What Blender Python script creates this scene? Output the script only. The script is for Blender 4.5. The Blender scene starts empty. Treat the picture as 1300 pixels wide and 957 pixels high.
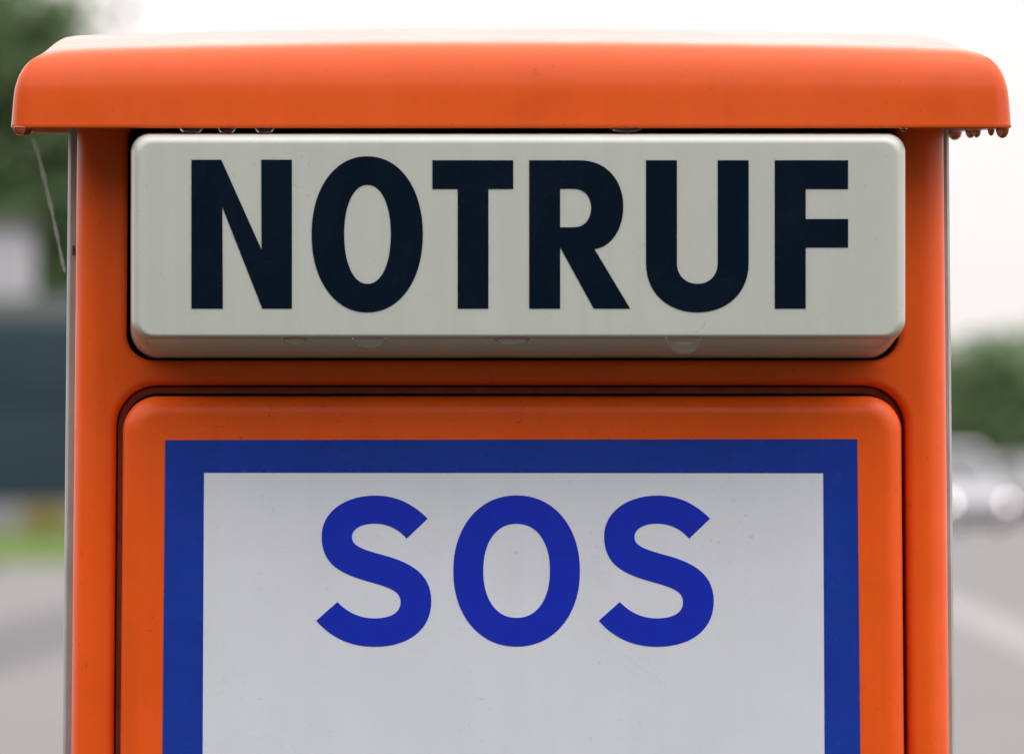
import bpy, bmesh, math, random
from mathutils import Vector, Matrix
from mathutils.geometry import tessellate_polygon

random.seed(7)
S = bpy.context.scene
COL = S.collection
D, F, H = 3.0, 8325.0, 1.4          # camera distance to the pillar front, focal length in photo pixels, eye height
VX, VY = 250.0, 598.0               # optical axis in the photo's pixels
R = math.radians


def W(px, py, d=0.0):
    k = (D + d) / F
    return Vector(((px - VX) * k, d, H - (py - VY) * k))


def T(p):                            # the housing widens slightly towards its foot
    x, y = p
    return (649.5 + (x - 649.5) * (1 + 0.0000169 * (y - 520)), y)


def G(px, py, z=0.0):                # point of the ground seen at a pixel
    k = (H - z) / (py - VY)
    return Vector(((px - VX) * k, F * k - D, z))


# ------------------------------------------------------------------ materials
def mat(name, col, rough=0.5, coat=0.0, metal=0.0, var=0.0, vscale=40.0, rvar=0.0, spec=0.5, emit=None, estr=0.0,
        trans=0.0, ior=1.45, bump=0.0, bscale=300.0, dirt=0.0, dscale=160.0, dcol=(0.05, 0.03, 0.02), sss=0.0, streak=0.0, smudge=0.0):
    m = bpy.data.materials.new(name)
    m.use_nodes = True
    nt = m.node_tree
    b = nt.nodes['Principled BSDF']
    b.inputs['Base Color'].default_value = (*col, 1)
    b.inputs['Roughness'].default_value = rough
    b.inputs['Metallic'].default_value = metal
    b.inputs['Coat Weight'].default_value = coat
    b.inputs['Coat Roughness'].default_value = 0.28
    b.inputs['Specular IOR Level'].default_value = spec
    b.inputs['IOR'].default_value = ior
    b.inputs['Transmission Weight'].default_value = trans
    if sss:
        b.inputs['Subsurface Weight'].default_value = sss
        b.inputs['Subsurface Radius'].default_value = (1, 1, 0.9)
        b.inputs['Subsurface Scale'].default_value = 0.007
    if emit:
        b.inputs['Emission Color'].default_value = (*emit, 1)
        b.inputs['Emission Strength'].default_value = estr
    N = nt.nodes.new
    L = nt.links.new
    tc = N('ShaderNodeTexCoord')
    colour_out = None
    if var or rvar:
        n = N('ShaderNodeTexNoise')
        n.inputs['Scale'].default_value = vscale
        n.inputs['Detail'].default_value = 6
        n.inputs['Roughness'].default_value = 0.6
        L(tc.outputs['Object'], n.inputs['Vector'])
        if var:
            r = N('ShaderNodeMapRange')
            r.inputs['From Min'].default_value = 0.3
            r.inputs['From Max'].default_value = 0.7
            r.inputs['To Min'].default_value = 1 - var
            r.inputs['To Max'].default_value = 1 + var * 0.6
            L(n.outputs['Fac'], r.inputs['Value'])
            mx = N('ShaderNodeVectorMath')
            mx.operation = 'SCALE'
            mx.inputs[0].default_value = col
            L(r.outputs['Result'], mx.inputs['Scale'])
            colour_out = mx.outputs['Vector']
        if rvar:
            r2 = N('ShaderNodeMapRange')
            r2.inputs['From Min'].default_value = 0.3
            r2.inputs['From Max'].default_value = 0.7
            r2.inputs['To Min'].default_value = max(0.02, rough - rvar)
            r2.inputs['To Max'].default_value = rough + rvar
            L(n.outputs['Fac'], r2.inputs['Value'])
            L(r2.outputs['Result'], b.inputs['Roughness'])
    if streak:                       # rain runs: noise drawn out downwards
        mp = N('ShaderNodeMapping')
        mp.inputs['Scale'].default_value = (150, 150, 5)
        L(tc.outputs['Object'], mp.inputs['Vector'])
        ns = N('ShaderNodeTexNoise')
        ns.inputs['Scale'].default_value = 1.0
        ns.inputs['Detail'].default_value = 5
        L(mp.outputs['Vector'], ns.inputs['Vector'])
        rs_ = N('ShaderNodeMapRange')
        rs_.inputs['From Min'].default_value = 0.35
        rs_.inputs['From Max'].default_value = 0.75
        rs_.inputs['To Min'].default_value = 1.0
        rs_.inputs['To Max'].default_value = 1.0 - streak
        L(ns.outputs['Fac'], rs_.inputs['Value'])
        sv = N('ShaderNodeVectorMath')
        sv.operation = 'SCALE'
        sv.inputs[0].default_value = col
        if colour_out:
            L(colour_out, sv.inputs[0])
        L(rs_.outputs['Result'], sv.inputs['Scale'])
        colour_out = sv.outputs['Vector']
    if smudge:                       # wiped and dried patches change the gloss
        n5 = N('ShaderNodeTexNoise')
        n5.inputs['Scale'].default_value = 13
        n5.inputs['Detail'].default_value = 8
        n5.inputs['Roughness'].default_value = 0.7
        n5.inputs['Distortion'].default_value = 1.2
        L(tc.outputs['Object'], n5.inputs['Vector'])
        r5 = N('ShaderNodeMapRange')
        r5.inputs['From Min'].default_value = 0.35
        r5.inputs['From Max'].default_value = 0.65
        r5.inputs['To Min'].default_value = max(0.05, rough - smudge)
        r5.inputs['To Max'].default_value = rough + smudge
        L(n5.outputs['Fac'], r5.inputs['Value'])
        L(r5.outputs['Result'], b.inputs['Roughness'])
    if dirt:
        n2 = N('ShaderNodeTexNoise')
        n2.inputs['Scale'].default_value = dscale
        n2.inputs['Detail'].default_value = 3
        L(tc.outputs['Object'], n2.inputs['Vector'])
        n3 = N('ShaderNodeTexNoise')
        n3.inputs['Scale'].default_value = dscale * 0.09
        n3.inputs['Detail'].default_value = 4
        L(tc.outputs['Object'], n3.inputs['Vector'])
        rr_ = N('ShaderNodeMapRange')
        rr_.inputs['From Min'].default_value = 0.66
        rr_.inputs['From Max'].default_value = 0.74
        L(n2.outputs['Fac'], rr_.inputs['Value'])
        r3 = N('ShaderNodeMapRange')
        r3.inputs['From Min'].default_value = 0.42
        r3.inputs['From Max'].default_value = 0.62
        L(n3.outputs['Fac'], r3.inputs['Value'])
        mu = N('ShaderNodeMath')
        mu.operation = 'MULTIPLY'
        L(rr_.outputs['Result'], mu.inputs[0])
        L(r3.outputs['Result'], mu.inputs[1])
        mu2 = N('ShaderNodeMath')
        mu2.operation = 'MULTIPLY'
        mu2.inputs[1].default_value = dirt
        L(mu.outputs['Value'], mu2.inputs[0])
        mix = N('ShaderNodeMix')
        mix.data_type = 'RGBA'
        mix.inputs['A'].default_value = (*col, 1)
        mix.inputs['B'].default_value = (*dcol, 1)
        if colour_out:
            L(colour_out, mix.inputs['A'])
        L(mu2.outputs['Value'], mix.inputs['Factor'])
        colour_out = mix.outputs['Result']
    if colour_out:
        L(colour_out, b.inputs['Base Color'])
    if bump:
        nb = N('ShaderNodeTexNoise')
        nb.inputs['Scale'].default_value = bscale
        nb.inputs['Detail'].default_value = 3
        L(tc.outputs['Object'], nb.inputs['Vector'])
        bp = N('ShaderNodeBump')
        bp.inputs['Strength'].default_value = bump
        bp.inputs['Distance'].default_value = 0.001
        L(nb.outputs['Fac'], bp.inputs['Height'])
        L(bp.outputs['Normal'], b.inputs['Normal'])
    return m


ORANGE = (0.82, 0.100, 0.009)
M_orange = mat('orange_paint', ORANGE, 0.36, coat=0.06, var=0.07, vscale=25, streak=0.05, smudge=0.1, dirt=0.45, dscale=420, bump=0.05, bscale=900)
M_roof = mat('orange_gloss_paint', (0.70, 0.090, 0.010), 0.38, coat=0.38, var=0.08, vscale=18, streak=0.04, smudge=0.1, dirt=0.3, dscale=300, bump=0.03, bscale=60)
M_seal = mat('brown_seal', (0.42, 0.11, 0.055), 0.55, var=0.25, vscale=80)
M_silver = mat('grey_metal', (0.42, 0.42, 0.43), 0.42, metal=0.35, var=0.15, vscale=30)
M_diff = mat('milky_plastic', (0.52, 0.545, 0.52), 0.16, coat=0.1, var=0.04, vscale=9, streak=0.04, smudge=0.08, dirt=0.25, dscale=520, dcol=(0.2, 0.17, 0.12), sss=0.22)
M_ink = mat('navy_black_print', (0.0005, 0.006, 0.017), 0.26, smudge=0.07, var=0.2, vscale=200, spec=0.25, bump=0.03, bscale=700)
M_blue = mat('blue_film', (0.006, 0.037, 0.35), 0.26, var=0.10, vscale=60, streak=0.05, smudge=0.06, dirt=0.12, dcol=(0.2, 0.2, 0.25), bump=0.06, bscale=240)
M_white = mat('white_film', (0.68, 0.705, 0.81), 0.36, var=0.035, vscale=14, streak=0.022, smudge=0.12, dirt=0.4, dscale=420, dcol=(0.35, 0.34, 0.33), bump=0.05, bscale=500)
M_letter = mat('blue_print', (0.003, 0.021, 0.46), 0.34, var=0.08, vscale=120)
M_black = mat('black_lining', (0.006, 0.006, 0.008), 0.6)
M_water = mat('clear_water', (1, 1, 1), 0.0, trans=1.0, ior=1.33)
M_tinted = mat('reddish_water', (0.42, 0.10, 0.05), 0.08, trans=0.45, ior=1.33)  # half clear, with a reddish brown tint in the colour
M_screw = mat('dark_latch', (0.06, 0.055, 0.05), 0.5)


for m_, w_, r_ in ((M_roof, 0.8, 0.13), (M_orange, 0.25, 0.25)):     # thin weathered lacquer
    b_ = m_.node_tree.nodes['Principled BSDF']
    b_.inputs['Coat Weight'].default_value = w_
    b_.inputs['Coat IOR'].default_value = 1.22
    b_.inputs['Coat Roughness'].default_value = r_
    b_.inputs['Specular IOR Level'].default_value = 0.28


# ------------------------------------------------------------------ object helpers
def link(name, bm, m, parent=None, smooth=True, angle=40, recalc=True):
    if recalc:
        bmesh.ops.recalc_face_normals(bm, faces=bm.faces[:])
    me = bpy.data.meshes.new(name)
    bm.to_mesh(me)
    bm.free()
    if smooth:
        me.polygons.foreach_set('use_smooth', [True] * len(me.polygons))
        if angle:
            me.set_sharp_from_angle(angle=R(angle))
    if m:
        for x in (m if isinstance(m, (list, tuple)) else [m]):
            me.materials.append(x)
    o = bpy.data.objects.new(name, me)
    COL.objects.link(o)
    if parent:
        put(o, parent)
    return o


def put(o, parent):
    o.parent = parent
    if parent.parent is None:
        o.matrix_parent_inverse = parent.matrix_basis.inverted()


def thing(name, label, cat, loc, group=None):
    o = bpy.data.objects.new(name, None)
    o.location = loc
    o.matrix_basis = Matrix.Translation(loc)
    o.empty_display_size = 0.1
    COL.objects.link(o)
    tag(o, label, cat, group)
    return o


def tag(o, label, cat, group=None):
    o['label'] = label
    o['category'] = cat
    if group:
        o['group'] = group
    return o


def structure(o):
    o['kind'] = 'structure'
    return o


def rr(x0, y0, x1, y1, r, n=14, taper=True, shift=0.0):
    """rounded rectangle in photo pixels, counted clockwise from the top left corner"""
    pts = []
    for cx, cy, a0 in ((x0 + r, y0 + r, 180), (x1 - r, y0 + r, 270), (x1 - r, y1 - r, 0), (x0 + r, y1 - r, 90)):
        for i in range(n + 1):
            a = R(a0 + 90 * i / n)
            pts.append((cx + r * math.cos(a), cy + r * math.sin(a)))
    return [T(p) for p in pts] if taper else pts


def ring_verts(bm, pts, d, dref=None):
    out = []
    for p in pts:
        v = W(p[0], p[1], d if dref is None else dref)
        v.y = d
        out.append(bm.verts.new(v))
    return out


def bridge(bm, a, b):
    n = len(a)
    for i in range(n):
        bm.faces.new((a[i], a[(i + 1) % n], b[(i + 1) % n], b[i]))


def box(bm, c, s, rot=None):
    res = bmesh.ops.create_cube(bm, size=1.0)
    M = Matrix.Translation(c) @ (rot or Matrix.Identity(4)) @ Matrix.Diagonal((*s, 1))
    bmesh.ops.transform(bm, matrix=M, verts=res['verts'])
    return res['verts']


def bevel_all(bm, w, seg=2):
    bmesh.ops.bevel(bm, geom=bm.edges[:], offset=w, segments=seg, profile=0.7, affect='EDGES')


# ------------------------------------------------------------------ the emergency phone pillar
ROOT = thing('emergency_phone_pillar', 'orange roadside emergency phone pillar with lit-up style name box and SOS door', 'emergency phone',
             Vector((0.144, 0.08, 0.0)))
ROOT['label'] = 'orange roadside emergency phone pillar with cream NOTRUF box above a blue and white SOS door'

# front housing: one sheet with two openings, rolled edges
YB = VY + H * F / D - 6             # foot of the pillar in photo rows
bm = bmesh.new()
OX0, OX1, OY0 = 94.0, 1204.5, 118.0
IN, DEP = 35.0, 0.012              # outer roll-off: 35 px wide, 8.5 mm deep
px = D / F
outer_rings = []
for k in range(0, 11):
    a = R(90 * k / 10)
    ins = IN * (1 - math.sin(a))
    dep = DEP * (1 - math.cos(a))
    outer_rings.append(ring_verts(bm, rr(OX0 + ins, OY0 + ins * 0.2, OX1 - ins, YB, 4, 3), dep, 0.0))
outer_rings.append(ring_verts(bm, rr(OX0, OY0, OX1, YB, 4, 3), 0.024, 0.0))
for a, b in zip(outer_rings, outer_rings[1:]):
    bridge(bm, a, b)
support = ring_verts(bm, rr(OX0 + IN + 1, OY0 + IN * 0.2 + 1, OX1 - IN - 1, YB - 1, 4, 3), 0.0)
bridge(bm, support, outer_rings[0])


def opening(x0, y0, x1, y1, r, fil, deep):
    rings = []
    rings.append(ring_verts(bm, rr(x0 - fil - .8, y0 - fil - .8, x1 + fil + .8, y1 + fil + .8, r + fil + .8), 0.0))
    for k in range(0, 9):
        a = R(90 * k / 8)
        o = fil * (1 - math.sin(a))
        rings.append(ring_verts(bm, rr(x0 - o, y0 - o, x1 + o, y1 + o, r + o), fil * px * (1 - math.cos(a)), 0.0))
    rings.append(ring_verts(bm, rr(x0, y0, x1, y1, r), deep, 0.0))
    for a, b in zip(rings, rings[1:]):
        bridge(bm, a, b)
    return rings[0]


h1 = opening(160, 146, 1143, 457.2, 34, 9.5, 0.05)
h2 = opening(148, 489, 1150, 1500, 52, 11, 0.05)
loops = [support, h1, h2]
flat = [v for l in loops for v in l]
for tri in tessellate_polygon([[v.co.copy() for v in l] for l in loops]):
    try:
        bm.faces.new([flat[i] for i in tri])
    except ValueError:
        pass
front = link('front_housing', bm, M_orange, ROOT, angle=50)

# grey metal body behind the front housing
bm = bmesh.new()
rings = []
for (o, d) in ((-60, 0.0235), (8, 0.0235), (11, 0.0245), (12, 0.027), (12, 0.155), (9, 0.16), (-60, 0.16)):
    rings.append(ring_verts(bm, rr(OX0 - o, OY0 - 2, OX1 + o, YB + 4, 3, 3), d, 0.0))
for a, b in zip(rings, rings[1:]):
    bridge(bm, a, b)
bm.faces.new(rings[-1])
body = link('metal_body', bm, M_silver, ROOT)
# small latch on the left flank
bm = bmesh.new()
c = W(85, 318, 0.05)
box(bm, W(93.6, 318, 0.0205), (0.0015, 0.003, 0.0045))
bevel_all(bm, 0.0006, 2)
link('latch', bm, M_screw, body)

# dark lining of the recess behind the name box
bm = bmesh.new()
lr = [ring_verts(bm, rr(159, 145, 1144, 458.2, 34), d, 0.0) for d in (0.0095, 0.046)]
bridge(bm, *lr)
bm.faces.new(lr[1])
link('recess_lining', bm, M_black, ROOT)

# name box (milky plastic hood)
bm = bmesh.new()
SF = -0.055                          # depth of its face


def sring(x0, y0, x1, y1, r, d):
    return ring_verts(bm, rr(x0, y0, x1, y1, r, 14, taper=False), d)


prof = [sring(166, 166, 1133, 457, 36, 0.040), sring(166, 167, 1136, 455.5, 36, 0.010), sring(166, 168, 1138, 452, 34, -0.012),
        sring(166, 169, 1143, 442, 30, -0.032), sring(166, 169.5, 1148, 434, 26, -0.042), sring(166.2, 169.5, 1149.4, 430, 24, -0.0455)]
for k in range(1, 10):
    a = R(90 * k / 9)
    i = 12 * (1 - math.cos(a))
    e = 0.0095 * math.sin(a)
    prof.append(sring(166.4 + i, 169.5 + i, 1149.6 - i, 429.5 - i * .4, 24 - i * .6, -0.0455 - e))
prof.append(sring(179.5, 182.5, 1136.5, 423.5, 16, SF))
for a, b in zip(prof, prof[1:]):
    bridge(bm, a, b)
bm.faces.new(prof[-1])
sign = link('name_box', bm, M_diff, ROOT, angle=60)


# ---- lettering as thin solids
def bez(p0, p1, p2, p3, n=14):
    out = []
    for i in range(1, n + 1):
        t = i / n
        u = 1 - t
        out.append((u**3 * p0[0] + 3 * u * u * t * p1[0] + 3 * u * t * t * p2[0] + t**3 * p3[0],
                    u**3 * p0[1] + 3 * u * u * t * p1[1] + 3 * u * t * t * p2[1] + t**3 * p3[1]))
    return out


def superell(cx, cy, a, b, e, n=72):
    out = []
    for i in range(n):
        t = 2 * math.pi * i / n
        c, s = math.cos(t), math.sin(t)
        out.append((cx + a * math.copysign(abs(c)**(2 / e), c), cy + b * math.copysign(abs(s)**(2 / e), s)))
    return out


def letter(loops, ox, oy, sc, d, thick, m, parent, label):
    ls = [[(ox + x * sc, oy + y * sc) for x, y in l] for l in loops]
    bm = bmesh.new()
    fr = [ring_verts(bm, l, d - thick, d) for l in ls]
    bk = [ring_verts(bm, l, d + 0.0004, d) for l in ls]
    for a, b in zip(fr, bk):
        bridge(bm, a, b)
    fl = [v for l in fr for v in l]
    for tri in tessellate_polygon([[v.co.copy() for v in l] for l in fr]):
        try:
            bm.faces.new([fl[i] for i in tri])
        except ValueError:
            pass
    o = link('letter', bm, m, parent, smooth=False)
    o['label'] = label
    return o


def path(start, *segs):
    pts = [start]
    for s in segs:
        if len(s) == 2:
            pts.append(s)
        else:
            pts += bez(pts[-1], (s[0], s[1]), (s[2], s[3]), (s[4], s[5]))
    if math.hypot(pts[0][0] - pts[-1][0], pts[0][1] - pts[-1][1]) < 1e-3:
        pts.pop()
    return pts


k1 = 440 / 1300
LN = [[(68, 68), (180, 68), (331, 405), (330, 68), (445, 68), (445, 626), (334, 626), (184, 245), (186, 626), (68, 626)]]
LO = [superell(727.5, 347.5, 208.5, 292.5, 2.12), superell(728.5, 347.5, 87.5, 185.5, 2.15)]
LT = [[(972, 70), (1275, 70), (1275, 178), (1182, 178), (1182, 626), (1067, 626), (1067, 178), (972, 178)]]
LR = [path((35, 70), (225, 70), (325, 70, 388, 145, 388, 243), (388, 320, 350, 392, 280, 403), (414, 626), (277, 626), (151, 396), (151, 626), (35, 626)),
      path((151, 177), (200, 177), (243, 177, 267, 207, 267, 249), (267, 291, 243, 321, 200, 321), (151, 321))]
LU = [path((473, 70), (589, 70), (589, 455), (589, 502, 622, 533, 666, 533), (710, 533, 742, 502, 742, 455), (742, 70), (858, 70),
           (858, 455), (858, 572, 772, 640, 666, 640), (560, 640, 473, 572, 473, 455))]
LF = [[(956, 70), (1231, 70), (1231, 178), (1072, 178), (1072, 290), (1231, 290), (1231, 397), (1072, 397), (1072, 626), (956, 626)]]
for l, ox, nm in ((LN, 220, 'N'), (LO, 220, 'O'), (LT, 220, 'T'), (LR, 660, 'R'), (LU, 660, 'U'), (LF, 660, 'F')):
    letter(l, ox, 180, k1, SF, 0.0002, M_ink, sign, 'navy black letter ' + nm)

# door with its seal and film
bm = bmesh.new()
PF = -0.010
dr = []


def dring(x0, y0, x1, y1, r, d):
    dr.append(ring_verts(bm, rr(x0, y0, x1, y1, r), d, 0.0))


DX0, DY0, DX1, DY1, DRr = 156.5, 503.0, 1143.0, 1490.0, 44.0
dring(DX0 + 1, DY0 + 1, DX1 - 1, DY1 - 1, DRr - 1, 0.03)
dring(DX0, DY0, DX1, DY1, DRr, 0.006)
for k in range(0, 11):
    a = R(90 * k / 10)
    i = 24 * (1 - math.cos(a))
    dring(DX0 + i, DY0 + i, DX1 - i, DY1 - i, DRr - i * 0.7, PF + 0.0075 * (1 - math.sin(a)))
dring(DX0 + 24.8, DY0 + 24.8, DX1 - 24.8, DY1 - 24.8, DRr - 17, PF)
for a, b in zip(dr, dr[1:]):
    bridge(bm, a, b)
bm.faces.new(dr[-1])
door = link('door', bm, M_orange, ROOT, angle=50)

bm = bmesh.new()
sr = [ring_verts(bm, rr(148.5 + o, 490 + o, 1149.5 - o, 1499 - o, 51 - o), d, 0.0) for o, d in ((0, 0.045), (0, 0.013), (1.5, 0.0115), (9, 0.0115), (10, 0.02))]
for a, b in zip(sr, sr[1:]):
    bridge(bm, a, b)
link('seal', bm, M_seal, door)


def sheet(name, outer, inner, d0, thick, m, parent):
    bm = bmesh.new()
    ls = [outer] + ([inner] if inner else [])
    fr = [ring_verts(bm, l, d0 - thick, 0.0) for l in ls]
    bk = [ring_verts(bm, l, d0 + 0.0005, 0.0) for l in ls]
    for a, b in zip(fr, bk):
        bridge(bm, a, b)
    fl = [v for l in fr for v in l]
    for tri in tessellate_polygon([[v.co.copy() for v in l] for l in fr]):
        bm.faces.new([fl[i] for i in tri])
    return link(name, bm, m, parent, smooth=False)


def fit(x, y):                       # photo pixel on the door face -> the same place measured on the housing plane
    p = W(x, y, PF)
    k = D / F
    return (p.x / k + VX, VY + (H - p.z) / k)


BLO = [fit(209.8, 558.5), fit(1088.3, 557.3), fit(1096, 1360), fit(203, 1360)]
WHO = [fit(259, 600), fit(1045, 600.5), fit(1048.6, 1318), fit(255.5, 1318)]
sheet('blue_border', BLO, WHO, PF, 0.0003, M_blue, door)
sheet('white_field', WHO, None, PF, 0.0002, M_white, door)
k2 = 550 / 1300
SS = path((385, 137), (340, 92, 290, 68, 228, 68), (135, 68, 67, 118, 67, 190), (67, 278, 128, 303, 212, 327), (278, 345, 304, 356, 304, 388),
          (304, 420, 272, 436, 226, 436), (182, 436, 147, 420, 114, 387), (51, 443), (95, 493, 152, 521, 226, 521), (328, 521, 396, 470, 396, 385),
          (396, 305, 340, 270, 250, 246), (182, 228, 158, 216, 158, 193), (158, 168, 186, 152, 226, 152), (264, 152, 298, 168, 322, 197))
SO = [superell(652, 294, 190, 226.5, 2.12), superell(652, 293.5, 100, 141, 2.2)]
for l, dx, nm in (([SS], 0, 'left S'), (SO, 0, 'O'), ([SS], 847.5, 'right S')):
    o = letter([[(x + dx, y) for x, y in q] for q in l], 380, 600, k2, PF - 0.0002, 0.0002, M_letter, door, 'blue letter ' + nm.split()[-1])

# roof: a hood with rolled edges, lofted in plan
RD0, RD1 = -0.051, 0.190
a_ = W(13, 163, RD0)
b_ = W(1287.5, 163, RD0)
RX0, RX1, RZ = a_.x, b_.x, a_.z
rpx = (D + RD0) / F
hp = [(0, 0), (1.2, 12), (2.6, 30), (4.4, 48), (7, 59), (11, 70), (18, 81), (27, 89), (38, 94.5), (50, 97.5), (64, 99), (90, 100)]


def prof_h(s):
    if s >= hp[-1][0]:
        return hp[-1][1]
    for i in range(len(hp) - 1):
        if hp[i][0] <= s <= hp[i + 1][0]:
            def slope(j):
                j0, j1 = max(j - 1, 0), min(j + 1, len(hp) - 1)
                return (hp[j1][1] - hp[j0][1]) / (hp[j1][0] - hp[j0][0])
            w = hp[i + 1][0] - hp[i][0]
            t = (s - hp[i][0]) / w
            m0, m1 = slope(i) * w, slope(i + 1) * w
            return ((2 * t**3 - 3 * t * t + 1) * hp[i][1] + (t**3 - 2 * t * t + t) * m0 + (-2 * t**3 + 3 * t * t) * hp[i + 1][1] + (t**3 - t * t) * m1)
    return 0


RXC, RHW = (RX0 + RX1) / 2, (RX1 - RX0) / 2
RIDGE = 0.075


def sm(t):
    t = max(0, min(1, t))
    return t * t * (3 - 2 * t)


def roof_z(x, y, h):
    u = (x - RXC) / RHW
    z = RZ + 0.0104 * (y - RD0) / (RD1 - RD0) + h * rpx
    w = h / 100.0
    z += w**3 * 0.0042 * (1 - u * u) - w * 0.0010                     # crowned across
    ramp = 0.0102
    t = (y - RD0) / (RIDGE - RD0)
    if t < 1:
        q = t if t < 0.8 else 0.8 + (t - 0.8) - (t - 0.8)**2 / 0.4
        z += w * ramp * q * sm((1 - abs(u) - 0.012) / 0.10)
    else:
        t2 = (y - RIDGE) / (RD1 - RIDGE)
        z += w * (ramp * 0.9 - 0.02 * t2 * t2) * sm((1 - abs(u) - 0.012) / 0.10)
    return z


def plan(s, rc, nx=48, ny=12, nc=8):
    fs = s * 0.62 if s < 90 * rpx else s - 90 * rpx * 0.38
    x0, x1, y0, y1 = RX0 + s, RX1 - s, RD0 + fs, RD1 - fs
    r = max(rc - s, 0.0)
    pts = []

    def side(p, q, n):
        for i in range(n):
            t = (i + 1) / (n + 1)
            pts.append((p[0] + (q[0] - p[0]) * t, p[1] + (q[1] - p[1]) * t))

    def corner(cx, cy, a0):
        for i in range(nc + 1):
            a = R(a0 + 90 * i / nc)
            pts.append((cx + r * math.cos(a), cy + r * math.sin(a)))
    corner(x0 + r, y0 + r, 180)
    side((x0 + r, y0), (x1 - r, y0), nx)
    corner(x1 - r, y0 + r, 270)
    side((x1, y0 + r), (x1, y1 - r), ny)
    corner(x1 - r, y1 - r, 0)
    side((x1 - r, y1), (x0 + r, y1), nx)
    corner(x0 + r, y1 - r, 90)
    side((x0, y1 - r), (x0, y0 + r), ny)
    return pts


bm = bmesh.new()
RC = 0.010
rings = []


def pring(s, h, extra=0.0):
    rings.append([bm.verts.new((x, y, roof_z(x, y, h) + extra)) for x, y in plan(s, RC)])


pring(0.0045, 0, 0.020)             # inside of the hood
pring(0.0040, 0, 0.0004)
pring(0.0030, 0, 0.0)
pring(0.0010, 0, 0.0)
pring(0.0003, 0, 0.0004)
for s in (0, .6, 1.2, 1.9, 2.6, 3.5, 4.4, 5.6, 7, 9, 11, 14, 18, 22, 27, 32, 38, 44, 50, 57, 64, 76, 90, 110, 140, 180, 230, 280, 330, 352):
    h = prof_h(s)
    pring(s * rpx, max(h, 2) if s == 0 else max(h, 2.2))
for a, b in zip(rings, rings[1:]):
    bridge(bm, a, b)
bm.faces.new(rings[0])
nC = len(rings[-1])
last = rings[-1]
# close the cap strip: front row to back row
nx, ny, nc = 48, 12, 8
fr = [last[i] for i in range(nc, nc + nx + 2)]
base = (nc + 1) + nx + (nc + 1) + ny
bk = [last[i] for i in range(base + nc, base + nc + nx + 2)][::-1]
for i in range(len(fr) - 1):
    bm.faces.new((fr[i], fr[i + 1], bk[i + 1], bk[i]))
bmesh.ops.remove_doubles(bm, verts=bm.verts[:], dist=1e-6)
roof = link('roof', bm, M_roof, ROOT, angle=60)

# ------------------------------------------------------------------ water drops and spider thread


def drop(px_, py_, d, w, hgt, dep, label, m=None, group='water drops hanging from the pillar'):
    k = (D + d) / F
    bm = bmesh.new()
    bmesh.ops.create_uvsphere(bm, u_segments=28, v_segments=16, radius=1.0)
    for v in bm.verts:
        z = v.co.z
        f = 1.0
        if z > 0:
            f = 1 + 0.25 * z            # flares where it clings
            z *= 0.35
        v.co = Vector((v.co.x * f * w * k / 2, v.co.y * f * dep, z * hgt * k))
    o = link('water_drop', bm, m or M_water, None, angle=None)
    o.location = W(px_, py_, d)
    tag(o, label, 'water drop', group)
    return o


def lip(d, right=True):              # point of the side lip at a depth, as a pixel
    x = RX1 - 0.002 if right else RX0 + 0.002
    z = RZ + 0.0104 * (d - RD0) / (RD1 - RD0)
    k = (D + d) / F
    return x / k + VX, VY + (H - z) / k


for d, w, h, lab in ((-0.024, 17, 12, 'big round water drop under the right roof corner, rightmost of its row'),
                     (0.018, 9, 8, 'tiny water drop just left of the big round drop under the right roof corner'),
                     (0.074, 11, 9, 'right one of a touching pair of water drops under the right roof edge'),
                     (0.099, 13, 9, 'left one of a touching pair of water drops under the right roof edge'),
                     (0.163, 18, 10, 'flat wide water drop beside the right post top, leftmost under the right roof edge')):
    x, y = lip(d)
    drop(x, y, d, w, h, 0.0022, lab, M_tinted)
for d, w, h, lab in ((-0.052, 16, 9, 'water drop at the very tip of the left roof corner'),
                     (0.01, 15, 8, 'water drop just inside the left roof corner, above the spider thread')):
    x, y = lip(d, False)
    drop(x + (6 if d < 0 else 10), y, d, w, h, 0.0022, lab, M_tinted)
for x, w, lab in ((243, 29, 'flat water drop under the roof edge above the left stem of the letter N'),
                  (288, 22, 'flat water drop under the roof edge above the diagonal of the letter N'),
                  (336, 24, 'flat water drop under the roof edge above the right stem of the letter N'),
                  (795, 42, 'shallow wide water drop under the roof edge above the leg of the letter R'),
                  (1147, 9, 'small grey water drop under the roof edge above the cream box corner at right')):
    drop(x, 163.2, RD0 + 0.002, w, 7 if x < 700 else 5, 0.0022, lab)
for x, w, h, lab in ((468, 42, 12, 'wide water drop under the cream box below the letter O'),
                     (868, 46, 19, 'largest water drop under the cream box, below the letter U'),
                     (374, 32, 7, 'shallow water drop under the cream box below the right stem of the letter N'),
                     (650, 44, 7, 'long shallow water drop under the cream box between T and R')):
    drop(x, 430.5, -0.0495, w, h, 0.003, lab)

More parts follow.
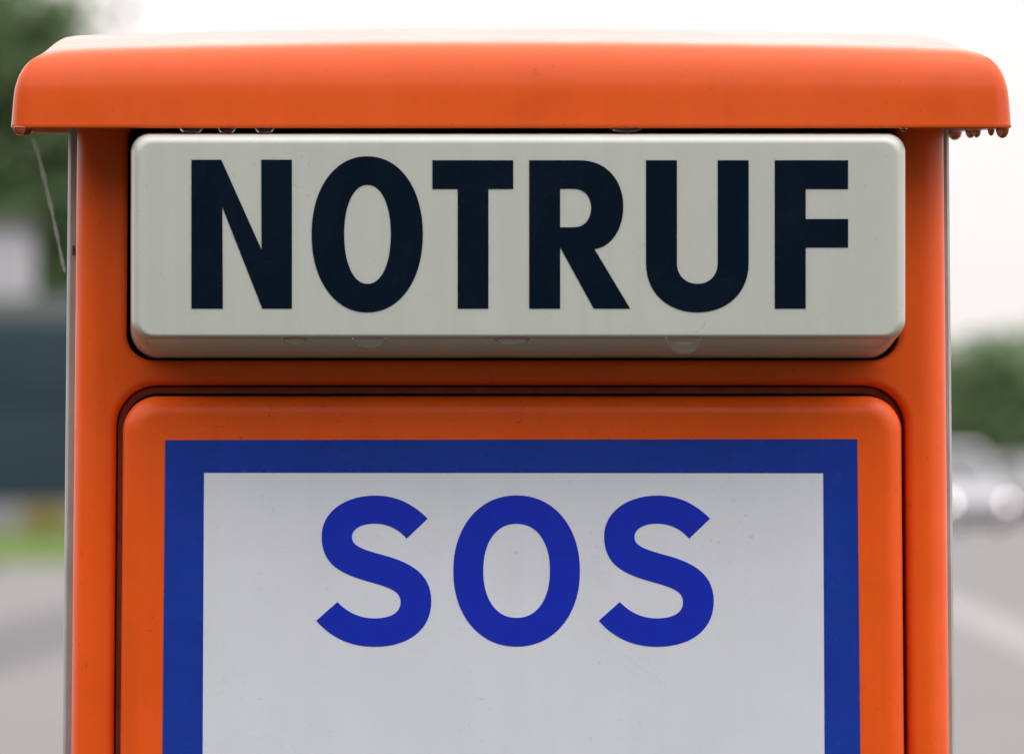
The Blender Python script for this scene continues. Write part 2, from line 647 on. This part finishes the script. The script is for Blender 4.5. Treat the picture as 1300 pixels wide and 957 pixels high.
M_thread = mat('thread_silk', (0.75, 0.75, 0.72), 0.5)
nt = M_thread.node_tree
tb = nt.nodes.new('ShaderNodeBsdfTransparent')
mixs = nt.nodes.new('ShaderNodeMixShader')
mixs.inputs['Fac'].default_value = 0.22
nt.links.new(tb.outputs[0], mixs.inputs[1])
nt.links.new(nt.nodes['Principled BSDF'].outputs[0], mixs.inputs[2])
nt.links.new(mixs.outputs[0], nt.nodes['Material Output'].inputs['Surface'])
bm = bmesh.new()
pts = []
for i in range(15):
    t = i / 14
    pts.append(W(42 + 40 * t**0.85 , 176 + 170 * t, 0.165))
prev = None
for i, p in enumerate(pts):
    r = (0.0010 + 0.0003 * math.sin(i * 2.1)) * (1 - 0.35 * i / 14)
    ring = [bm.verts.new(p + Vector((r * math.cos(a), r * math.sin(a), 0))) for a in (R(60 * j) for j in range(6))]
    if prev:
        bridge(bm, prev, ring)
    prev = ring
tag(link('spider_thread', bm, M_thread), 'pale slack spider thread from the left roof corner down to the grey flank', 'spider thread')

# ------------------------------------------------------------------ setting: ground, road, grass
M_ground = mat('pale_paving', (0.12, 0.116, 0.118), 0.55, spec=0.35, var=0.12, vscale=0.6)
M_asph = mat('wet_asphalt', (0.055, 0.058, 0.066), 0.55, spec=0.35, var=0.15, vscale=0.8)
M_asph2 = mat('dry_asphalt', (0.11, 0.107, 0.11), 0.55, spec=0.35, var=0.12, vscale=0.8)
M_line = mat('road_line', (0.20, 0.19, 0.19), 0.5, var=0.1, vscale=3)
M_grass = mat('grass_green', (0.085, 0.135, 0.028), 0.9, spec=0.1, var=0.35, vscale=2.0)
M_mead = mat('meadow_green', (0.06, 0.10, 0.035), 0.9, var=0.3, vscale=0.3)


def poly(name, pts, m):
    bm = bmesh.new()
    bm.faces.new([bm.verts.new(p) for p in pts])
    o = link(name, bm, m, smooth=False, recalc=False)
    for p in o.data.polygons:
        if p.normal.z < 0:
            o.data.flip_normals()
            break
    return structure(o)


poly('ground', [(-3000, -60, 0), (3000, -60, 0), (3000, 4000, 0), (-3000, 4000, 0)], M_ground)
M_added_lawn = mat('added_dark_grass', (0.035, 0.05, 0.02), 0.8, var=0.4, vscale=3)
poly('added_dark_lawn', [(-40, -45, 0.004), (40, -45, 0.004), (40, 7.5, 0.004), (-40, 7.5, 0.004)], M_added_lawn)  # unseen dark grass added round the pillar, so little light bounces up
u = Vector(((830 - VX) / F, 1, 0))


def strip(name, A, B, y0, y1, z, m):
    """band of ground between two lines that run along the road"""
    a, b = G(*A), G(*B)
    pa = [a + u * (y0 - a.y), a + u * (y1 - a.y)]
    pb = [b + u * (y0 - b.y), b + u * (y1 - b.y)]
    return poly(name, [(p.x, p.y, z) for p in (pa[0], pa[1], pb[1], pb[0])], m)


strip('road', (1250, 752), (7000, 760), 8, 420, 0.004, M_asph2)
strip('road_edge_line', (1250, 776), (1250, 806), 8, 420, 0.008, M_line)
strip('side_road', (50, 778), (50, 838), 20, 105, 0.004, M_asph)
gA, gB = G(-900, 716), G(700, 716)
gC, gD = G(700, 672), G(-900, 672)
poly('grass_verge', [(p.x, p.y, 0.008) for p in (gA, gB, gC, gD)], M_grass)
poly('meadow', [(-3000, 230, 0.006), (8, 230, 0.006), (40, 420, 0.006), (3000, 420, 0.006), (3000, 3900, 0.006), (-3000, 3900, 0.006)], M_mead)

# unseen wooded slope added behind the viewer: dark reflections, less low sky light
M_added_slope = mat('added_slope_green', (0.045, 0.06, 0.035), 0.9, var=0.5, vscale=0.25)
bm = bmesh.new()
rows = []
rg = random.Random(11)
NA = 90
jit = [rg.uniform(-1.2, 1.2) for _ in range(NA + 1)]
for rad, hh in ((34, 0.0), (38, 5.5), (43, 11.5), (50, 19.0), (62, 27.0), (90, 30), (130, 0.0)):
    row = []
    for i in range(NA + 1):
        az = R(-205 + 165 * i / NA)          # from behind right round to the left, counted from +X
        f = sm(min(i, NA - i) / 12)
        row.append(bm.verts.new((rad * math.cos(az) * 1.1, -3 + rad * math.sin(az), -0.02 + (hh + (jit[i] if hh > 1 else 0)) * f)))
    rows.append(row)
for a, b in zip(rows, rows[1:]):
    for i in range(NA):
        bm.faces.new((a[i], a[i + 1], b[i + 1], b[i]))
structure(link('added_dark_hill', bm, M_added_slope))

# ------------------------------------------------------------------ left background: barrier, building, bush, cone
M_slate = mat('slate_panel', (0.020, 0.040, 0.060), 0.6, spec=0.3, var=0.12, vscale=0.7)
M_conc = mat('plinth_concrete', (0.24, 0.24, 0.26), 0.8, var=0.15, vscale=1.2)
M_cope = mat('coping_grey', (0.12, 0.13, 0.14), 0.7, var=0.15, vscale=1)
M_wall = mat('white_render', (0.36, 0.365, 0.39), 0.8, var=0.06, vscale=1)
M_dark = mat('dark_roof', (0.10, 0.10, 0.11), 0.7, var=0.2, vscale=2)
M_glass = mat('window_glass', (0.03, 0.04, 0.05), 0.08, spec=0.8)

bd = G(0, 674).y                     # depth of the barrier foot
bk_ = (D + bd) / F
bx0, bx1 = (-420 - VX) * bk_, (420 - VX) * bk_


def zrow(py, d):
    return H - (py - VY) * (D + d) / F


def slab(x0, x1, y0, y1, z0, z1, bev=0.0):
    bm = bmesh.new()
    box(bm, Vector(((x0 + x1) / 2, (y0 + y1) / 2, (z0 + z1) / 2)), (x1 - x0, y1 - y0, z1 - z0))
    if bev:
        bevel_all(bm, bev, 2)
    return bm


bar = thing('noise_barrier', 'dark slate blue barrier wall on a pale plinth behind the left grass verge', 'barrier', Vector(((bx0 + bx1) / 2, bd + .2, 0)))
zp, zs, zt, zc = zrow(640, bd), zrow(512, bd), zrow(408, bd), zrow(376, bd)
link('plinth', slab(bx0, bx1, bd, bd + .45, 0, zp, .03), M_conc, bar)
link('lower_panel', slab(bx0, bx1, bd + .08, bd + .35, zp + .003, zs - .06, .02), M_slate, bar)
link('upper_panel', slab(bx0, bx1, bd + .04, bd + .38, zs + .003 - .06, zt, .02), M_slate, bar)
link('coping', slab(bx0, bx1, bd + .1, bd + .5, zt + .003, zc, .05), M_cope, bar)

wd = 172.0
wk = (D + wd) / F
wz = zrow(290, wd)
wx1 = (33 - VX) * wk
bld = thing('white_building', 'plain white building rising behind the slate barrier at the left edge', 'building', Vector((wx1 - 5, wd + 4, 0)))
link('wall', slab(wx1 - 11, wx1, wd, wd + 9, 0, wz, .05), M_wall, bld)
link('roof', slab(wx1 - 11.15, wx1 + .15, wd - .15, wd + 9.15, wz + .003, wz + .22, .04), M_dark, bld)
for i in range(3):
    f = link('window', slab(wx1 - 9.6 + 3.0 * i, wx1 - 8.2 + 3.0 * i, wd - .05, wd + .05, 4.4, 5.7, .02), M_wall, bld)
    link('pane', slab(wx1 - 9.5 + 3.0 * i, wx1 - 8.3 + 3.0 * i, wd - .07, wd - .045, 4.5, 5.6), M_glass, f)


# ------------------------------------------------------------------ vegetation
def leaf_mat(name, col, var=0.45):
    m = bpy.data.materials.new(name)
    m.use_nodes = True
    nt = m.node_tree
    b = nt.nodes['Principled BSDF']
    b.inputs['Roughness'].default_value = 0.6
    g = nt.nodes.new('ShaderNodeNewGeometry')
    cr = nt.nodes.new('ShaderNodeValToRGB')
    cr.color_ramp.elements[0].color = (*[c * (1 - var) for c in col], 1)
    cr.color_ramp.elements[1].color = (col[0] * (1 + var * 1.3), col[1] * (1 + var), col[2] * (1 + var * .5), 1)
    nt.links.new(g.outputs['Random Per Island'], cr.inputs['Fac'])
    nt.links.new(cr.outputs['Color'], b.inputs['Base Color'])
    tr = nt.nodes.new('ShaderNodeBsdfTranslucent')
    nt.links.new(cr.outputs['Color'], tr.inputs['Color'])
    mx = nt.nodes.new('ShaderNodeMixShader')
    mx.inputs['Fac'].default_value = 0.3
    nt.links.new(b.outputs[0], mx.inputs[1])
    nt.links.new(tr.outputs[0], mx.inputs[2])
    nt.links.new(mx.outputs[0], nt.nodes['Material Output'].inputs['Surface'])
    return m


M_leafA = leaf_mat('leaf_dark', (0.060, 0.115, 0.06))
M_leafB = leaf_mat('leaf_mid', (0.095, 0.165, 0.075))
M_leafC = leaf_mat('leaf_yellow', (0.30, 0.28, 0.07))
M_bark = mat('bark_brown', (0.06, 0.045, 0.035), 0.9, var=0.3, vscale=4)


def crown_bm(rx, rz, n_clumps, per, size, rng):
    bm = bmesh.new()
    for c in range(n_clumps):
        while True:
            p = Vector((rng.uniform(-1, 1), rng.uniform(-1, 1), rng.uniform(-1, 1)))
            if 0.15 < p.length < 1:
                break
        c0 = Vector((p.x * rx, p.y * rx, p.z * rz))
        cr = rng.uniform(0.14, 0.27) * rx
        for i in range(per):
            q = Vector((rng.gauss(0, 1), rng.gauss(0, 1), rng.gauss(0, .75))) * cr * 0.6 + c0
            n = Vector((rng.gauss(0, 1), rng.gauss(0, 1), rng.gauss(0.7, 1))).normalized()
            t = n.orthogonal().normalized()
            t = Matrix.Rotation(rng.uniform(0, 6.28), 3, n) @ t
            b = n.cross(t)
            s = size * rng.uniform(.6, 1.3)
            vs = [bm.verts.new(q + t * s), bm.verts.new(q + b * s * .55), bm.verts.new(q - t * s), bm.verts.new(q - b * s * .55)]
            bm.faces.new(vs)
    return bm


def trunk_bm(h, r, rng, n_l=6, spread=2.0):
    bm = bmesh.new()

    def tube(pts, r0, r1):
        prev = None
        for i, p in enumerate(pts):
            rr_ = r0 + (r1 - r0) * i / (len(pts) - 1)
            ring = [bm.verts.new(p + Vector((rr_ * math.cos(a), rr_ * math.sin(a), 0))) for a in (R(45 * j) for j in range(8))]
            if prev:
                bridge(bm, prev, ring)
            prev = ring
    pts = [Vector((rng.uniform(-.1, .1) * i * .4, rng.uniform(-.1, .1) * i * .4, h * i / 6)) for i in range(7)]
    tube(pts, r, r * .3)
    for k in range(n_l):
        p0 = pts[2 + k % 4]
        a = rng.uniform(0, 6.28)
        tip = p0 + Vector((math.cos(a) * spread, math.sin(a) * spread, h * rng.uniform(.12, .3)))
        tube([p0, p0.lerp(tip, .5) + Vector((0, 0, -.1)), tip], r * .4, r * .1)
    return bm


rng = random.Random(3)


def make_tree(h, rx, leaf, n, size):
    tr = bpy.data.objects.new('broadleaf_tree', None)
    COL.objects.link(tr)
    rz = h * .43
    cb = crown_bm(rx, rz, n, 42, size, rng)
    c = link('crown', cb, leaf, None, smooth=False, recalc=False)
    c.location = (0, 0, h - rz * .98)
    c.parent = tr
    t = link('trunk', trunk_bm(h * .75, h * .022, rng, 7, rx * .55), M_bark)
    t.parent = tr
    return tr


def copy_tree(o):
    r = o.copy()
    COL.objects.link(r)
    for ch in o.children:
        c = ch.copy()
        COL.objects.link(c)
        c.parent = r
    return r


def place(o, px_, z, s, rot, label, group):
    k = (D + z) / F
    o.location = ((px_ - VX) * k, z, 0)
    o.scale = (s, s, s * rng.uniform(.96, 1.05))
    o.rotation_euler = (0, 0, rot)
    tag(o, label, 'tree', group)


tA = make_tree(17.5, 5.0, M_leafA, 150, 0.42)
tB = make_tree(17.0, 4.6, M_leafB, 120, 0.42)
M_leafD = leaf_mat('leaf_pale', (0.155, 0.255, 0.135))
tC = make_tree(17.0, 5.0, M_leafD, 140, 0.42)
used = set()


def get(p):
    if p.name in used:
        return copy_tree(p)
    used.add(p.name)
    return p


GL, GRt = 'trees behind the left barrier', 'hazy trees behind the oncoming cars'
for p, x, z, s, rot, lab in ((tA, -150, 196, 1.05, .3, 'tall dark tree beyond the left frame edge behind the white building'),
                             (tB, -60, 190, 1.0, 1.9, 'tall lighter green tree at the upper left corner behind the white building'),
                             (tA, 40, 205, .80, 4.0, 'dark tree between the left roof corner and the slate barrier'),
                             (tB, 130, 200, .60, .7, 'light green tree half hidden by the left post'),
                             (tA, 200, 215, .62, 2.2, 'dark tree hidden behind the cream box, far left one')):
    place(get(p), x, z, s, rot, lab, GL)
for p, x, z, s, rot, lab in ((tC, 1160, 300, .45, 1.1, 'hazy green tree mostly hidden by the right post'),
                             (tC, 1215, 306, .42, 3.3, 'dark low tree just right of the right post above the white van'),
                             (tC, 1262, 298, .46, 5.0, 'mid green tree above the oncoming cars'),
                             (tC, 1330, 304, .485, .2, 'dark green tree at the right frame edge'),
                             (tC, 1420, 296, .5, 2.7, 'green tree just beyond the right frame edge')):
    place(get(p), x, z, s, rot, lab, GRt)

bu = link('yellow_bush', crown_bm(.55, .35, 26, 30, .07, rng), M_leafC, None, smooth=False, recalc=False)
q = G(62, 679)
bu.location = (q.x, q.y - .6, .38)
tag(bu, 'small yellowish bush at the foot of the pale plinth', 'bush')

M_cone = mat('cone_orange', (0.75, 0.17, 0.02), 0.5)
M_rub = mat('black_rubber', (0.012, 0.012, 0.013), 0.7)
q = G(-31, 727)
cone = thing('traffic_cone', 'small orange marker with black foot on the grass at the left frame edge', 'marker cone', Vector((q.x, q.y, 0)))
bm = bmesh.new()
bmesh.ops.create_cone(bm, cap_ends=True, segments=24, radius1=.17, radius2=.04, depth=.34, matrix=Matrix.Translation((q.x, q.y, .10 + .18)))
link('cone_body', bm, M_cone, cone)
link('foot', slab(q.x - .27, q.x + .27, q.y - .27, q.y + .27, .008, .10, .02), M_rub, cone)

# ------------------------------------------------------------------ oncoming cars
M_carw = mat('white_car_paint', (0.40, 0.41, 0.44), 0.35, coat=0.3)
M_cars = mat('silver_car_paint', (0.22, 0.225, 0.24), 0.35, coat=0.3, metal=0.3)
M_trim = mat('dark_trim', (0.02, 0.02, 0.022), 0.6)
M_rim = mat('alloy', (0.5, 0.5, 0.52), 0.35, metal=0.9)
M_lamp = mat('headlight_on', (0.9, 0.9, 0.9), 0.2, emit=(1.0, 0.93, 0.93), estr=6.5)
M_lampoff = mat('headlight_off', (0.6, 0.6, 0.62), 0.1)


def rsec(y, zb, zt, hw, r, n=4):
    pts = []
    for cx, cz, a0 in ((hw - r, zt - r, 0), (-hw + r, zt - r, 90), (-hw + r, zb + r, 180), (hw - r, zb + r, 270)):
        for i in range(n + 1):
            a = R(a0 + 90 * i / n)
            pts.append(Vector((cx + r * math.cos(a), y, cz + r * math.sin(a))))
    return pts


def car(name, label, L, W_, hood, roofh, paint, lamp, loc, yaw, cab0, cab1, cat):
    """nose at local y = 0 pointing to -y"""
    root = bpy.data.objects.new(name, None)
    COL.objects.link(root)
    tag(root, label, cat, 'oncoming cars on the road')
    hw = W_ / 2
    bm = bmesh.new()
    secs = [(0, .34, .62, hw * .72, .1), (.06, .26, .76, hw * .88, .14), (.35, .2, hood * .9, hw * .97, .18), (.9, .2, hood, hw, .18),
            (cab0 + .3, .2, hood + .06, hw, .14), (L - .7, .2, hood + .08, hw, .14), (L - .1, .25, hood + .02, hw * .95, .16), (L, .34, hood - .2, hw * .85, .15)]
    rs = [[bm.verts.new(p) for p in rsec(*s)] for s in secs]
    for a, b in zip(rs, rs[1:]):
        bridge(bm, a, b)
    bm.faces.new(rs[0])
    bm.faces.new(rs[-1])
    bd_ = link('body', bm, paint)
    bd_.parent = root

    def cab(o, zt, zb=None):
        out = []
        for (f, dy0, dy1, w) in ((0, 0, 0, .93), (.55, .42, .18, .86), (.93, .82, .38, .74), (1, 1.0, .5, .66)):
            z = hood + .02 + (zt - hood - .02) * f
            out.append((cab0 + (cab1_ - cab0) * dy0 * .26 - o, L - .12 - dy1 * .5 + o, hw * w + o, z))
        return out
    cab1_ = L
    bm = bmesh.new()
    prev = None
    for (y0, y1, w, z) in cab(0, roofh):
        pts = [(-w, y0 + .12), (-w + .12, y0), (w - .12, y0), (w, y0 + .12), (w, y1 - .1), (w - .1, y1), (-w + .1, y1), (-w, y1 - .1)]
        ring = [bm.verts.new((x, y, z)) for x, y in pts]
        if prev:
            bridge(bm, prev, ring)
        prev = ring
    bm.faces.new(prev)
    c = link('cabin', bm, paint)
    c.parent = root
    cs = cab(0.012, roofh)

    def lerp_c(f):
        f *= 3
        i = min(int(f), 2)
        t = f - i
        return [cs[i][j] + (cs[i + 1][j] - cs[i][j]) * t for j in range(4)]
    lo, mi, hi = lerp_c(.08), lerp_c(.36), lerp_c(.64)
    bm = bmesh.new()
    prev = None
    for (y0, y1, w, z) in (lo, mi, hi):
        ring = [bm.verts.new((-w + .16, y0, z)), bm.verts.new((w - .16, y0, z))]
        if prev:
            bm.faces.new((prev[0], prev[1], ring[1], ring[0]))
        prev = ring
    link('windscreen', bm, M_glass).parent = root
    for sgn in (-1, 1):
        bm = bmesh.new()
        prev = None
        for (y0, y1, w, z) in (lo, mi, hi):
            ring = [bm.verts.new((sgn * w, y0 + .3, z)), bm.verts.new((sgn * w, y1 - .3, z))]
            if prev:
                bm.faces.new((prev[0], prev[1], ring[1], ring[0]))
            prev = ring
        link('side_window', bm, M_glass).parent = root
        bm = bmesh.new()
        bmesh.ops.create_uvsphere(bm, u_segments=16, v_segments=10, radius=1,
                                  matrix=Matrix.Translation((sgn * hw * .80, .07, .63)) @ Matrix.Diagonal((.10, .06, .075, 1)))
        link('headlight', bm, lamp).parent = root
        bm = bmesh.new()
        box(bm, Vector((sgn * (hw + .1), cab0 + .45, hood + .12)), (.16, .1, .14))
        bevel_all(bm, .03)
        link('wing_mirror', bm, paint).parent = root
        for yy in (.85, L - .9):
            bm = bmesh.new()
            bmesh.ops.create_cone(bm, cap_ends=True, segments=28, radius1=.32, radius2=.32, depth=.21,
                                  matrix=Matrix.Translation((sgn * (hw - .10), yy, .32)) @ Matrix.Rotation(R(90), 4, 'Y'))
            bevel_all(bm, .02)
            w_ = link('wheel', bm, M_rub)
            w_.parent = root
            bm = bmesh.new()
            bmesh.ops.create_cone(bm, cap_ends=True, segments=20, radius1=.2, radius2=.18, depth=.03,
                                  matrix=Matrix.Translation((sgn * (hw + .015), yy, .32)) @ Matrix.Rotation(R(90 * sgn), 4, 'Y'))
            link('rim', bm, M_rim).parent = w_
    bm = bmesh.new()
    box(bm, Vector((0, .03, .50)), (hw * 1.0, .1, .12))
    bevel_all(bm, .03)
    link('grille', bm, M_trim).parent = root
    bm = bmesh.new()
    box(bm, Vector((0, .05, .31)), (hw * 1.5, .12, .10))
    bevel_all(bm, .03)
    link('bumper_intake', bm, M_trim).parent = root
    root.location = loc
    root.rotation_euler = (0, 0, yaw)
    return root


zc1 = 157.0
kc = (D + zc1) / F
car('minivan', 'white minivan with lit headlights approaching beside the right post', 4.6, 1.86, 1.02, 2.0, M_carw, M_lamp,
    Vector(((1243 - VX) * kc, zc1, 0.008)), R(14), .75, 4.4, 'car')
zc2 = 178.0
kc = (D + zc2) / F
car('hatchback', 'dull silver car following behind the white minivan at the right frame edge', 4.3, 1.8, .98, 1.72, M_cars, M_lampoff,
    Vector(((1296 - VX) * kc, zc2, 0.008)), R(10), .95, 4.0, 'car')

# ------------------------------------------------------------------ light
SUN_EL, SUN_AZ = R(58), R(125)       # azimuth clockwise from +Y: behind the viewer to the right
wd_ = bpy.data.worlds.new('World')
S.world = wd_
wd_.use_nodes = True
nt = wd_.node_tree
bg = nt.nodes['Background']
bg.inputs['Strength'].default_value = 0.10
sk = nt.nodes.new('ShaderNodeTexSky')
sk.sky_type = 'NISHITA'
sk.sun_disc = False
sk.sun_elevation = SUN_EL
sk.sun_rotation = SUN_AZ
sk.dust_density = 3.0
mix = nt.nodes.new('ShaderNodeMix')      # a closed cloud cover over the clear sky
mix.data_type = 'RGBA'
mix.inputs['Factor'].default_value = 0.86
mix.inputs['B'].default_value = (12.6, 12.05, 12.05, 1)
tcw = nt.nodes.new('ShaderNodeTexCoord')
sep = nt.nodes.new('ShaderNodeSeparateXYZ')
mr = nt.nodes.new('ShaderNodeMapRange')    # an overcast sky is brightest overhead
mr.inputs['From Min'].default_value = 0.03
mr.inputs['From Max'].default_value = 1.0
mr.inputs['To Min'].default_value = 0.82
mr.inputs['To Max'].default_value = 2.6
sc_ = nt.nodes.new('ShaderNodeVectorMath')
sc_.operation = 'SCALE'
sc_.inputs[0].default_value = (12.7, 11.9, 11.75)
nt.links.new(tcw.outputs['Generated'], sep.inputs[0])
nt.links.new(sep.outputs['Z'], mr.inputs['Value'])
nt.links.new(mr.outputs['Result'], sc_.inputs['Scale'])
nt.links.new(sc_.outputs['Vector'], mix.inputs['B'])
nt.links.new(sk.outputs[0], mix.inputs['A'])
nt.links.new(mix.outputs['Result'], bg.inputs['Color'])

sl = bpy.data.lights.new('sun', 'SUN')
sl.energy = 0.6
sl.angle = R(40)
sl.color = (1, 0.96, 0.9)
so = bpy.data.objects.new('sun', sl)
COL.objects.link(so)
dv = Vector((math.sin(SUN_AZ) * math.cos(SUN_EL), math.cos(SUN_AZ) * math.cos(SUN_EL), math.sin(SUN_EL)))
so.rotation_euler = dv.to_track_quat('Z', 'Y').to_euler()
so.location = dv * 50

# ------------------------------------------------------------------ camera
cd = bpy.data.cameras.new('camera')
cd.sensor_width = 36
cd.lens = 36 * F / 1300
cd.shift_x = (650 - VX) / 1300
cd.shift_y = (VY - 478.5) / 1300
cd.clip_end = 6000
cd.dof.use_dof = True
cd.dof.focus_distance = D - 0.02
cd.dof.aperture_fstop = 13.6
co = bpy.data.objects.new('camera', cd)
co.location = (0, -D, H)
co.rotation_euler = (R(90), 0, 0)
COL.objects.link(co)
S.camera = co

S.view_settings.view_transform = 'Standard'
S.view_settings.look = 'None'
S.view_settings.exposure = 0.1
S.view_settings.gamma = 1.0
S.render.engine = 'CYCLES'
S.cycles.use_denoising = True
S.cycles.max_bounces = 10
S.cycles.transparent_max_bounces = 12
